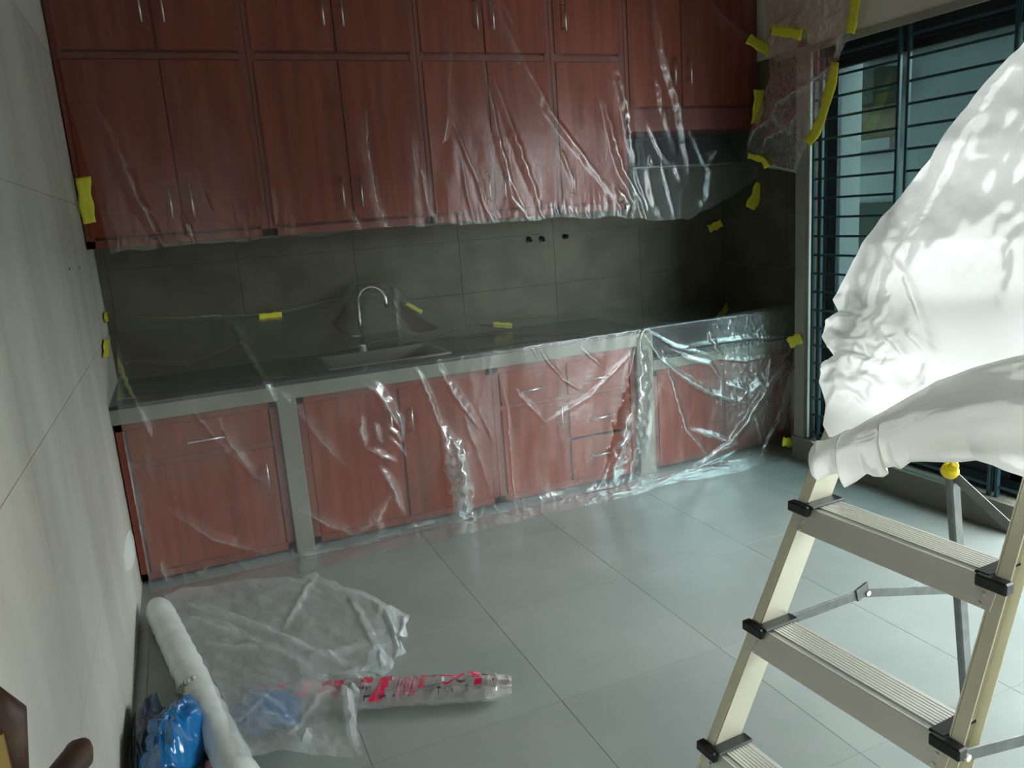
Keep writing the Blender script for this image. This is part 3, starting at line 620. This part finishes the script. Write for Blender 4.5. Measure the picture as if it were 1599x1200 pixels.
# ------------------------------------------------------------------ film roll, bags, printed sleeve
a0 = at(245, 946, 2, .053); a1 = at(359, 1180, 2, .06); dr = (a1 - a0); dr /= np.linalg.norm(dr)
pts = [a0 + dr * t for t in np.linspace(0, 1.75, 60)]; pts = [p * np.array([1, 1, 0]) + np.array([0, 0, .053]) for p in pts]
rs = [(.036 if i == 0 else .044 if i == 1 else .0515 + .0016 * math.sin(i * 2.1) + (.002 * math.sin(i * 4.7) if i > 18 else 0)) for i in range(60)]
rl = empty('film_roll', tuple(pts[0]), 'long white roll of plastic film lying along the left wall', 'film roll')
MB().tube(pts, rs, 28, True).build('wound_film', M['roll'], rl, smooth=True)
MB().tube([pts[0] - dr * .004, pts[0] + dr * .01], .02, 16).build('core', mat('cardboard', (.33, .24, .15), .8), rl, smooth=False)
def crumple(name, c, size, m, seed, n=60, rot=0, p1=.25):
    th = np.linspace(0, 2 * math.pi, n * 2)[:, None]; ph = np.linspace(0.02, math.pi - .02, n)[None]
    X = np.cos(th) * np.sin(ph); Y = np.sin(th) * np.sin(ph); Z = np.cos(ph) + 0 * th
    r = 1 + p1 * (ridged(X * 1.5 + Z + 7, Y * 1.2 + Z * .7 + 5, seed, 2) - .5) + p1 * .35 * (ridged(X * 3.2 + Z * 2 + 9, Y * 3.2 - Z * 1.3 + 9, seed + 5, 2) - .5)
    X, Y, Z = X * r * size[0], Y * r * size[1], Z * r * size[2]
    c_, s_ = math.cos(rot), math.sin(rot)
    Pq = np.stack([X * c_ - Y * s_ + c[0], X * s_ + Y * c_ + c[1], np.maximum(Z + c[2], .004)], -1)
    Pq[-1] = Pq[0]
    return grid_mesh(name, Pq, np.zeros(Pq.shape[:2]), m)
tag(crumple('plastic_bag', (-.205, 2.26, .07), (.085, .19, .10), M['blue'], 3, rot=-.25, p1=.5), 'glossy blue crumpled plastic bag left of the film roll', 'bag')
tag(crumple('plastic_bag', (-.275, 2.33, .05), (.055, .24, .07), M['navy'], 8, p1=.4), 'dark navy plastic bag wedged against the left wall', 'bag')
tag(crumple('plastic_bag', (.06, 2.33, .04), (.10, .12, .05), M['blue'], 13, rot=.5, p1=.45), 'blue plastic bag showing dimly through the film heap', 'bag')
tag(crumple('plastic_bag', (-.15, 2.53, .055), (.05, .045, .055), mat('grey_bag', (.30, .33, .27), .35), 17, p1=.5), 'small greyish crumpled bag beside the roll, above the blue bag', 'bag')
tag(crumple('plastic_bag', (-.10, 2.10, .03), (.03, .08, .03), mat('pink_bag', (.5, .16, .24), .4), 19, rot=.2, p1=.4), 'pinkish scrap of printed plastic between blue bag and roll', 'bag')
# printed sleeve
s0 = at(380, 1108, 2, .02); s1 = at(800, 1082, 2, .02); sv = s1 - s0; Ls = np.linalg.norm(sv[:2]); sd = sv / np.linalg.norm(sv); sn = np.array([-sd[1], sd[0], 0])
uu = np.linspace(0, 1, 170); aa = np.linspace(0, 2 * math.pi, 56)
def sleeve(u, a, off=0):
    taper = np.interp(u, [0, .03, .1, .86, .94, 1], [.3, .8, 1, 1, .9, .6])
    wob = 1 + .17 * (fbm(u * 22, np.cos(a) * 1.5 + 3, 91) - .5) * 2
    rw = .068 * taper * wob + off; rh = .028 * taper * wob + off
    cx = s0[None] + sd[None] * (u * Ls)[:, None] if u.ndim == 1 else None
    return cx + sn[None] * (rw * np.cos(a))[:, None] + np.array([[0, 0, 1.]]) * (rh * np.sin(a) + .034 * np.interp(u, [0, 1], [1, .9]) - .004 + .012 * (ridged(u * 30, np.sin(a) * 2 + 4, 93) - .5) * (np.sin(a) > 0))[:, None] - np.array([[0, 0, .0]])
UU, AA = np.meshgrid(uu, aa, indexing='ij')
Pq = sleeve(UU.ravel(), AA.ravel()).reshape(170, 56, 3); Pq[..., 2] = np.maximum(Pq[..., 2], .003)
sl = empty('printed_sleeve', tuple(s0), 'crumpled clear plastic sleeve with magenta printing on the floor', 'packaging')
o = grid_mesh('sleeve', Pq, .35 * np.clip(ridged(UU * 34, AA * 1.6, 95) - .45, 0, 1) + .5 * (UU > .9), M['sleeve']); o.parent = sl; o.matrix_parent_inverse = sl.matrix_world.inverted()
def decal(polys, m, name):
    """polygons in (u, y) with y -1..1 across the sleeve's upper side"""
    vs_, fs_ = [], []
    for pl in polys:
        pl = np.array(pl, float); n = len(vs_)
        a = np.arccos(np.clip(pl[:, 1], -.98, .98))
        q_ = sleeve(pl[:, 0], a, .0022)
        vs_ += [tuple(p) for p in q_]; fs_.append(tuple(range(n, n + len(pl))))
    b_ = MB(); b_.v = vs_; b_.f = fs_; return tag(b_.build(name, m, sl), kind='stuff')
def uof(px): return (at(px, 1095, 2, .03)[0] - s0[0]) / (s1[0] - s0[0])
def q4(x0, x1, y0, y1): return [(uof(x0), y0), (uof(x1), y0), (uof(x1), y1), (uof(x0), y1)]
def strip(pts, wd):
    out = []
    for (xa, ya), (xb, yb) in zip(pts[:-1], pts[1:]):
        out.append([(uof(xa), ya), (uof(xb), yb), (uof(xb), yb - wd), (uof(xa), ya - wd)])
    return out
red, ink = [], []
for k in range(8): red.append(q4(598 - k * .8, 613 + (k % 3) * 2 - k, .92 - k * .2, .74 - k * .2))
red += [q4(588, 606, -.55, -.80), q4(585, 600, -.78, -.9)]
red += [q4(660, 669, .85, -.35)]; red.append(q4(564, 583, .52, .28)); red += [q4(568, 584, .6, .5)]
red += strip([(669, .75), (680, .62), (700, .55), (718, .48), (732, .62)], .09) + strip([(700, 0), (708, -.12), (716, .1), (728, .5), (733, .66)], .14)
red += [q4(740, 756, .85, .6), q4(746, 760, .6, .3), q4(752, 764, .1, -.35), q4(762, 772, 1, .7)]
for c in range(6):
    x = 626 + c * 5.6
    for r in range(13):
        y = .88 - r * .125
        red.append(q4(x, x + random.uniform(1.6, 3.0), y, y - random.uniform(.05, .1)))
def burst(cx, cy, rx, ry, n, a0_, a1_):
    for k in range(n):
        t = a0_ + (a1_ - a0_) * k / (n - 1)
        c_, s_ = math.cos(t), math.sin(t); w_ = 1.2
        ink.append([(uof(cx + rx * .72 * c_ - w_ * s_), cy + ry * .72 * s_), (uof(cx + rx * c_ - w_ * s_), cy + ry * s_), (uof(cx + rx * c_ + w_ * s_), cy + ry * s_ + .03), (uof(cx + rx * .72 * c_ + w_ * s_), cy + ry * .72 * s_ + .03)])
burst(573, .35, 20, .62, 20, 0, 2 * math.pi); burst(730, .45, 12, .6, 9, -2.6, -.2)
ink += [q4(576, 578, -.62, -.85), q4(578, 586, -.62, -.68), q4(600, 602, -.6, -.8), q4(602, 610, -.66, -.72), q4(560, 568, -.78, -.84), q4(622, 624, -.66, -.76), q4(646, 648, -.66, -.76), q4(692, 698, -.4, -.5), q4(694, 695, -.5, -.75), q4(716, 718, -.5, -.7), q4(738, 740, -.3, -.4), q4(782, 784, .1, -.1)]
ink += strip([(669, -.25), (690, -.27), (700, -.1)], .03)
decal(red, M['pink'], 'magenta_print'); decal(ink, M['ink'], 'dark_print')
pk = []
for x in (400, 430, 470, 500, 520): pk += [q4(x, x + 16, .7, -.5)]
decal(pk, M['pink'], 'magenta_print')

# ------------------------------------------------------------------ yellow tapes
def tape(pts, f, wpx, label, curl=.004, name='tape_strip'):
    """strip along photo points lying on surface f; width in photo pixels"""
    pts = resample(np.array(pts, float), 14); t = np.gradient(pts, axis=0); t /= np.linalg.norm(t, axis=1, keepdims=True); n = np.stack([-t[:, 1], t[:, 0]], -1)
    b_ = MB(); cols = 5; P3 = []
    sd_ = random.randint(0, 999)
    for i, p in enumerate(pts):
        wv = wpx * (1 + .12 * math.sin(i * .9 + sd_))
        for c in range(cols):
            q_ = p + n[i] * wv * ((c / (cols - 1)) - .5) + (np.array([random.uniform(-1, 1), random.uniform(-1, 1)]) * .6 if i in (0, 13) else 0)
            b3 = f(*q_); to = CAM - b3; to /= np.linalg.norm(to)
            P3.append(b3 + to * (curl * (.5 + .5 * math.sin(i * .7 + c * .8 + sd_))))
    n3 = len(P3); off = [(CAM - p) / np.linalg.norm(CAM - p) * -.0006 for p in P3]
    b_.v = [tuple(p) for p in P3] + [tuple(p + o_) for p, o_ in zip(P3, off)]
    for i in range(13):
        for c in range(cols - 1):
            a = i * cols + c; b_.f.append((a, a + 1, a + cols + 1, a + cols)); b_.f.append((a + n3, a + cols + n3, a + cols + 1 + n3, a + 1 + n3))
    for i in range(13):
        for c in (0, cols - 1): a = i * cols + c; b_.f.append((a, a + cols, a + cols + n3, a + n3))
    for i in (0, 13):
        for c in range(cols - 1): a = i * cols + c; b_.f.append((a, a + 1, a + 1 + n3, a + n3))
    o = b_.build(name, M['tape'], smooth=True); tag(o, label, 'tape', 'yellow tape pieces'); return o
on_uf = lambda a, b: at(a, b, 1, 3.82); on_wr = lambda a, b: at(a, b, 0, 3.06); on_bw = lambda a, b: at(a, b, 1, 4.25); on_wl = lambda a, b: at(a, b, 0, XL + .008)
on_rw = lambda a, b: at(a, b, 0, XR - .012); on_jb = lambda a, b: at(a, b, 0, XW - .02)
tape([(1168, 60), (1185, 70), (1204, 82)], on_uf, 17, 'short yellow tape slanting at the top right corner of the cabinet film')
tape([(1205, 47), (1228, 49), (1252, 55)], on_wr, 17, 'yellow tape lying nearly level above the loose film flap')
tape([(1185, 140), (1184, 168), (1180, 194)], on_uf, 15, 'upright yellow tape on the right edge of the cabinet film')
tape([(1304, 97), (1300, 125), (1293, 148), (1283, 185), (1272, 210), (1260, 223)], on_wr, 15, 'longest yellow tape, running down the edge of the loose flap')
tape([(1337, -10), (1334, 15), (1328, 52)], on_wr, 15, 'yellow tape at the window head above the loose flap')
tape([(1168, 243), (1182, 247), (1192, 250), (1198, 262)], on_wr, 9, 'small crooked yellow tape at the bottom tip of the loose flap')
tape([(1188, 286), (1182, 305), (1171, 325)], lambda a, b: at(a, b, 1, 3.9), 17, 'slanted yellow tape on the wall below the loose flap')
tape([(1107, 358), (1127, 348)], on_bw, 12, 'small dull yellow tape in the back corner below the hood')
tape([(1118, 500), (1130, 488), (1138, 476)], lambda a, b: at(a, b, 1, 4.22), 9, 'thin dull yellow tape in the back corner above the lowered counter')
tape([(1231, 537), (1251, 527)], on_jb, 17, 'yellow tape holding the counter film to the window jamb')
tape([(1222, 690), (1240, 692)], lambda a, b: at(a, b, 1, 3.40), 14, 'yellow tape at the foot of the counter film near the curb')
tape([(770, 507), (800, 509)], lambda a, b: at(a, b, 1, 4.20), 8, 'bright yellow tape on the film along the middle of the back wall')
tape([(634, 474), (659, 488)], lambda a, b: at(a, b, 1, 4.12), 6, 'narrow yellow tape on the film just right of the faucet')
tape([(404, 495), (440, 491)], lambda a, b: at(a, b, 1, 4.22), 8, 'faint yellow tape on the back wall left of the faucet')
tape([(130, 277), (133, 310), (140, 349)], lambda a, b: at(a, b, 1, 3.80), 22, 'wide yellow tape joining the cabinet film to the left wall')
tape([(162, 444), (187, 458)], on_wl, 10, 'dull yellow tape in the left corner, uppermost of the three by the counter')
tape([(163, 496), (175, 494)], on_wl, 15, 'yellow tape on the left corner, middle of the three by the counter')
tape([(166, 530), (166, 558)], on_wl, 9, 'yellow tape on the left corner, lowest of the three by the counter')

# ------------------------------------------------------------------ stepladder
LP1 = np.array([1.26027, 1.32297, .784175]); LD = np.array([-.14421, -.011495, -.26125]); LW = np.array([.02508, -.442035, 0.])
ld = empty('stepladder', (1.3, 1.1, 0), 'aluminium stepladder with ribbed treads, its top draped in white film', 'ladder')
un = -LD / np.linalg.norm(LD); wn = LW / np.linalg.norm(LW); nn = np.cross(un, wn); nn = nn if nn[0] > 0 else -nn   # backwards, away from the climber
def far(k): return LP1 + k * LD
def near(k): return LP1 + k * LD + LW * (1 + .049 * k)
KB = 2.985; KT = -2.4
def rail(A0, A1, s):
    """C profile: web on the inner side, flanges pointing outwards; s = outward sign along -wn (far) or +wn (near)"""
    ax = (A1 - A0) / np.linalg.norm(A1 - A0); o = wn * s; m = MB(); ln = np.linalg.norm(A1 - A0) / 2; c = (A0 + A1) / 2
    n_ = nn - ax * (nn @ ax); n_ /= np.linalg.norm(n_)
    D_ = .068
    m.obox(c + n_ * D_ / 2 - o * .0, ax, o, n_, ln, .0015, D_ / 2)                       # web
    m.obox(c + n_ * .0012 + o * .0155, ax, o, n_, ln, .0125, .0014)                       # front flange, a seam off the web
    m.obox(c + n_ * .006 + o * .012, ax, o, n_, ln, .012, .0014)
    m.obox(c + n_ * (D_ - .0012) + o * .009, ax, o, n_, ln, .009, .0014)                  # back flange
    m.obox(c + n_ * D_ / 2 + o * .004, ax, o, n_, ln, .0025, .004)
    r = m.build('rail', M['lad'], ld, bevel=.0006)
    MB().obox(A0 + ax * .0 + n_ * D_ / 2 + o * .012, ax, o, n_, .03, .017, D_ / 2 + .004).build('foot', M['blk'], r, bevel=.003)
    return r
rail(far(KB - .1), far(KT), -1); rail(near(KB - .1), near(KT), 1)
zz = np.array([0, 0, 1.]); bx = np.cross(zz, wn); bx = bx if bx[0] > 0 else -bx      # level, backwards
for k in (2, 1, 0, -1, -2):
    A0, B0 = far(k) + wn * .002, near(k) - wn * .002; c = (A0 + B0) / 2; hl = np.linalg.norm(B0 - A0) / 2; dep = .085 if k > -2 else .19
    m = MB().obox(c + bx * dep / 2 + zz * .0, wn, bx, zz, hl, dep / 2, .0025)
    m.obox(c + un * -.030 - nn * .002, wn, nn, un, hl + .016, .0016, .028)
    m.obox(c + bx * .0 + zz * -.003, wn, bx, zz, hl, .0045, .0055)
    m.obox(c + zz * -.014 + bx * (dep - .002), wn, bx, zz, hl, .0018, .014)
    t = m.build('tread', M['lad_t'], ld, bevel=.001)
    nr = 8 if k > -2 else 20
    rb = MB()
    for i in range(nr):
        rb.obox(c + bx * (.014 + i * (dep - .026) / (nr - 1)) + zz * .0035, wn, bx, zz, hl - .012, .0024, .0022)
    tag(rb.build('ribs', M['lad_t'], t), kind='stuff')
    for (E0, s, dw) in ((A0, -1, -wn), (B0, 1, wn)):
        q_ = MB().obox(E0 + bx * .040 + zz * .007 - dw * .014, wn, bx, zz, .016, .052, .0035)
        q_.obox(E0 - bx * .010 + zz * -.003 + dw * .008, wn, bx, zz, .030, .012, .012)
        q_.build('corner_cap', M['blk'], t, bevel=.003)
        # gusset + rivets
        for j in (.11, .175):
            p = E0 + LD * j - dw * .006 - nn * .003
            MB().tube([p, p - nn * .0045], [.0062, .0045], 12).build('rivet', M['chrome'], t)
# rear legs
RT = np.array([1.679, 1.35, 1.385]); RB = np.array([1.905, 1.357, 0.])
NT = RT + LW * .84; NBt = RB + LW * 1.14
rl_t = RT; 
def rear(Tp, Bp, s):
    ax = (Bp - Tp) / np.linalg.norm(Bp - Tp); o = wn * s; n_ = np.cross(ax, o); n_ /= np.linalg.norm(n_)
    m = MB(); c = (Tp + Bp) / 2; ln = np.linalg.norm(Bp - Tp) / 2
    m.obox(c, ax, o, n_, ln, .011, .0175)
    r = m.build('rear_leg', M['zinc'], ld, bevel=.004)
    MB().obox(Bp - ax * .03 + o * .008, ax, o, n_, .03, .015, .024).build('foot', M['blk'], r, bevel=.003)
rear(RT, RB, 1); rear(NT, NBt, -1)
def rp(z, s=0):
    t = (RT[2] - z) / RT[2]; a = RT + (RB - RT) * t; b = NT + (NBt - NT) * t; return a if s == 0 else b
MB().bar(rp(.745) + wn * .01, rp(.42, 1), zz, .013, .0015).build('brace', M['zinc'], ld, bevel=.0004)
MB().bar(rp(.745, 1), rp(.42) + wn * .01, zz, .013, .0015).build('brace', M['zinc'], ld, bevel=.0004)
# spreader far side
def spreader(p0, hinge, p2):
    m = MB().bar(p0, hinge, zz, .012, .0022).bar(hinge + wn * .003, p2, zz, .012, .0022).build('spreader', M['zinc'], ld, bevel=.0005)
    d = (hinge - p0) / np.linalg.norm(hinge - p0)
    MB().bar(hinge - d * .038 + wn * .002, hinge + d * .006 + zz * .012, zz, .016, .004).build('hinge_plate', M['zinc'], m, bevel=.001)
    for p in (p0, hinge, p2): MB().tube([p - wn * .006, p + wn * .010], .007, 12).build('pin', M['chrome'], m)
sy = 1.345
spreader(at(1225, 972, 1, sy - .02), at(1352, 925, 1, sy), at(1484, 921, 1, sy))
spreader(at(1505, 1180, 1, .828), at(1640, 1145, 1, .83), at(1760, 1135, 1, .84))
# top hoop
def lad_pt(a, b):
    d = ray(a, b); return CAM + d * (((LP1 - CAM) @ nn) / (d @ nn))
hp = [far(-1.9) + wn * .004, far(-2.35) + wn * .004] + [lad_pt(*p) for p in ((1447, 283), (1466, 242), (1490, 209), (1515, 193), (1545, 183), (1600, 173), (1660, 172), (1715, 185), (1745, 215))] + [near(-2.5), near(-1.9)]
MB().tube(hp, .013, 14).build('hoop', M['zinc'], ld, smooth=True)
# yellow cap / knob at the rear leg
kp = at(1484, 735, 1, 1.325); kd = (CAM - kp) / np.linalg.norm(CAM - kp)
kn = empty('yellow_plug', tuple(kp), 'bright yellow plastic plug on the rear ladder leg under the film', 'plug')
ax_ = kd * .8 + np.array([.35, 0, .25]); ax_ /= np.linalg.norm(ax_)
MB().tube([kp - ax_ * .012, kp - ax_ * .008, kp + ax_ * .002, kp + ax_ * .006], [.013, .0215, .0215, .015], 24).build('disc', M['capy'], kn, smooth=False)
MB().tube([kp + ax_ * .004 + np.array([.006, 0, .006]), kp + ax_ * .016 + np.array([.006, 0, .006]), kp + ax_ * .020 + np.array([.006, 0, .006])], [.012, .0115, .007], 20).build('knob', M['capy'], kn, smooth=False)

# ------------------------------------------------------------------ white film draped over the ladder
PN = nn / np.linalg.norm(nn)
def on_lad(off):
    p0 = LP1 - PN * off
    def f(a, b):
        d = ray(a, b); return CAM + d * (((p0 - CAM) @ PN) / (d @ PN))
    return f
OFF1 = .035
LB = [(1640, 30), (1599, 88), (1560, 138), (1500, 215), (1440, 302), (1380, 392), (1335, 458), (1322, 482), (1333, 503), (1313, 514), (1305, 540), (1320, 566), (1300, 578), (1296, 605), (1304, 640), (1300, 672), (1310, 690)]
Q = coons([(1640, 30), (1900, 30)], [(1310, 690), (1450, 690), (1900, 690)], LB, [(1900, 30), (1900, 690)], 170, 230)
f1 = on_lad(OFF1); Pb = lift(Q, f1)
cr = [([(1599, 100), (1500, 260), (1440, 400), (1410, 470)], 12, .5), ([(1400, 430), (1385, 470), (1372, 500)], 14, .5), ([(1405, 405), (1440, 450), (1465, 520), (1475, 570)], 7, .8), ([(1365, 545), (1385, 560), (1395, 570)], 5, 1.), ([(1355, 550), (1372, 565)], 5, 1.), ([(1400, 535), (1425, 555), (1440, 578)], 6, .9),
      ([(1345, 590), (1380, 605), (1402, 620)], 7, 1.), ([(1338, 618), (1355, 630), (1370, 642)], 6, 1.), ([(1310, 515), (1345, 510), (1365, 520)], 12, .8), ([(1300, 585), (1345, 570), (1400, 585)], 13, .7), ([(1435, 530), (1480, 570)], 9, .7), ([(1320, 530), (1330, 550)], 12, .8), ([(1315, 590), (1330, 610)], 12, .6), ([(1350, 470), (1345, 500)], 9, .6), ([(1308, 640), (1325, 620), (1345, 618)], 8, .7)]
H, Dn = crease_field(Q[..., 0], Q[..., 1], cr, .2)
bun = np.clip(1 - np.abs(Q[..., 1] - 560) / 90, 0, 1) * np.clip((1480 - Q[..., 0]) / 120, 0, 1)
h = H * .0011 + .05 * fbm(Q[..., 0] / 120, Q[..., 1] / 150, 101) * 1 + .02 * bun * ridged(Q[..., 0] / 30 + Q[..., 1] / 40, Q[..., 1] / 22, 103)
h += .05 * np.clip(1 - np.abs(Q[..., 1] - 400) / 320, 0, 1)
Pw = Pb - PN * h[..., None]
tag(grid_mesh('ladder_film', Pw, np.clip(Dn * .6 + .5 * bun, 0, 1), M['film_white']), 'large translucent white film draped over the top of the stepladder', 'plastic sheet')
TP = [(1272, 693), (1300, 682), (1340, 664), (1400, 628), (1460, 592), (1520, 573), (1599, 553), (1750, 510), (1900, 480)]
BT = [(1270, 690), (1280, 706), (1281, 722), (1267, 743), (1276, 752), (1293, 741), (1310, 738), (1317, 746), (1323, 736), (1319, 763), (1338, 752), (1354, 740), (1365, 745), (1380, 746), (1389, 740), (1387, 731), (1398, 730), (1408, 734), (1424, 723), (1440, 722), (1475, 722), (1500, 721), (1522, 718), (1548, 726), (1568, 735), (1599, 745), (1700, 790), (1900, 850)]
c0, c1 = resample(TP, 300), resample(BT, 300)
# pair the curves by photo x so that the ragged hem stays a hem
xt = np.linspace(0, 1, 300) ** 1.0
v = np.linspace(0, 1, 90)[None, :, None]
Lb = np.r_[0, np.cumsum(np.hypot(*np.diff(c1, axis=0).T))]
tx = np.clip((c1[:, 0] - 1267) / (1900 - 1267), 0, 1); tpx = 1272 + tx * (1900 - 1272)
c0 = np.stack([tpx, np.interp(tpx, [p[0] for p in TP], [p[1] for p in TP])], -1)
Q = c0[:, None] * (1 - v) + c1[:, None] * v
f2 = on_lad(OFF1 + .05); Pb = lift(Q, f2)
vv = v[..., 0]
cr = [([(1300, 700), (1350, 690), (1420, 672), (1480, 640), (1560, 600)], 34, .04)]
H, Dn = crease_field(Q[..., 0], Q[..., 1], cr, .2)
h = .05 * np.sin(np.pi * np.clip(vv, 0, 1)) ** .7 + H * .0011 + .035 * (fbm(Q[..., 0] / 130 + Q[..., 1] / 60, Q[..., 1] / 60, 111, 2) - .5) + .0015 * ridged(Q[..., 0] / 40, Q[..., 1] / 30, 113)
h *= .35 + .65 * np.clip((Q[..., 0] - 1265) / 60, 0, 1)
tag(grid_mesh('film_swath', Pb - PN * h[..., None], Dn, M['film_white2']), 'thick gathered swath of milky film slung across the stepladder', 'plastic sheet')
tape([(1419, 497), (1448, 492)], on_lad(OFF1 - .01), 22, 'pale yellow tape seen dimly through the white ladder film')

# ------------------------------------------------------------------ wooden chair at the near left corner
ch = empty('wooden_chair', (-.1, .65, 0), 'dark varnished wooden chair whose back corner enters at the lower left', 'chair')
e1 = at(122, 1182, 1, .85)
MB().tube([e1 + np.array([.004, .02, 0]), e1 + np.array([0, .01, 0]), e1, e1 + np.array([-.03, -.05, -.006]), e1 + np.array([-.06, -.42, -.01])], [.008, .014, .016, .0145, .0145], 20).build('top_rail', M['dwood'], ch, smooth=True)
pl_ = at(-4, 1075, 1, .85); pb_ = at(6, 1190, 1, .85)
MB().tube([(pb_[0], .85, .0), (pb_[0], .85, pb_[2] - .02), (pl_[0], .85, pl_[2] - .03), (pl_[0] - .004, .85, pl_[2])], [.017, .019, .02, .006], 16).build('back_post', M['dwood'], ch, smooth=True)
MB().tube([(-.262, .42, .0), (-.262, .42, .9), (-.262, .42, 1.0), (-.268, .42, 1.06)], [.017, .017, .02, .006], 16).build('back_post', M['dwood'], ch, smooth=True)
MB().box(-.28, .12, .40, .87, .43, .46).build('seat', M['dwood'], ch, bevel=.006)
for y in (.42, .85): MB().tube([(.10, y, 0), (.10, y, .43)], [.014, .02], 14).build('leg', M['dwood'], ch, smooth=True)
MB().box(pb_[0] - .01, pb_[0] + .012, .822, .826, pb_[2] - .06, pb_[2] + .045).build('brass_plate', M['brass'], ch)
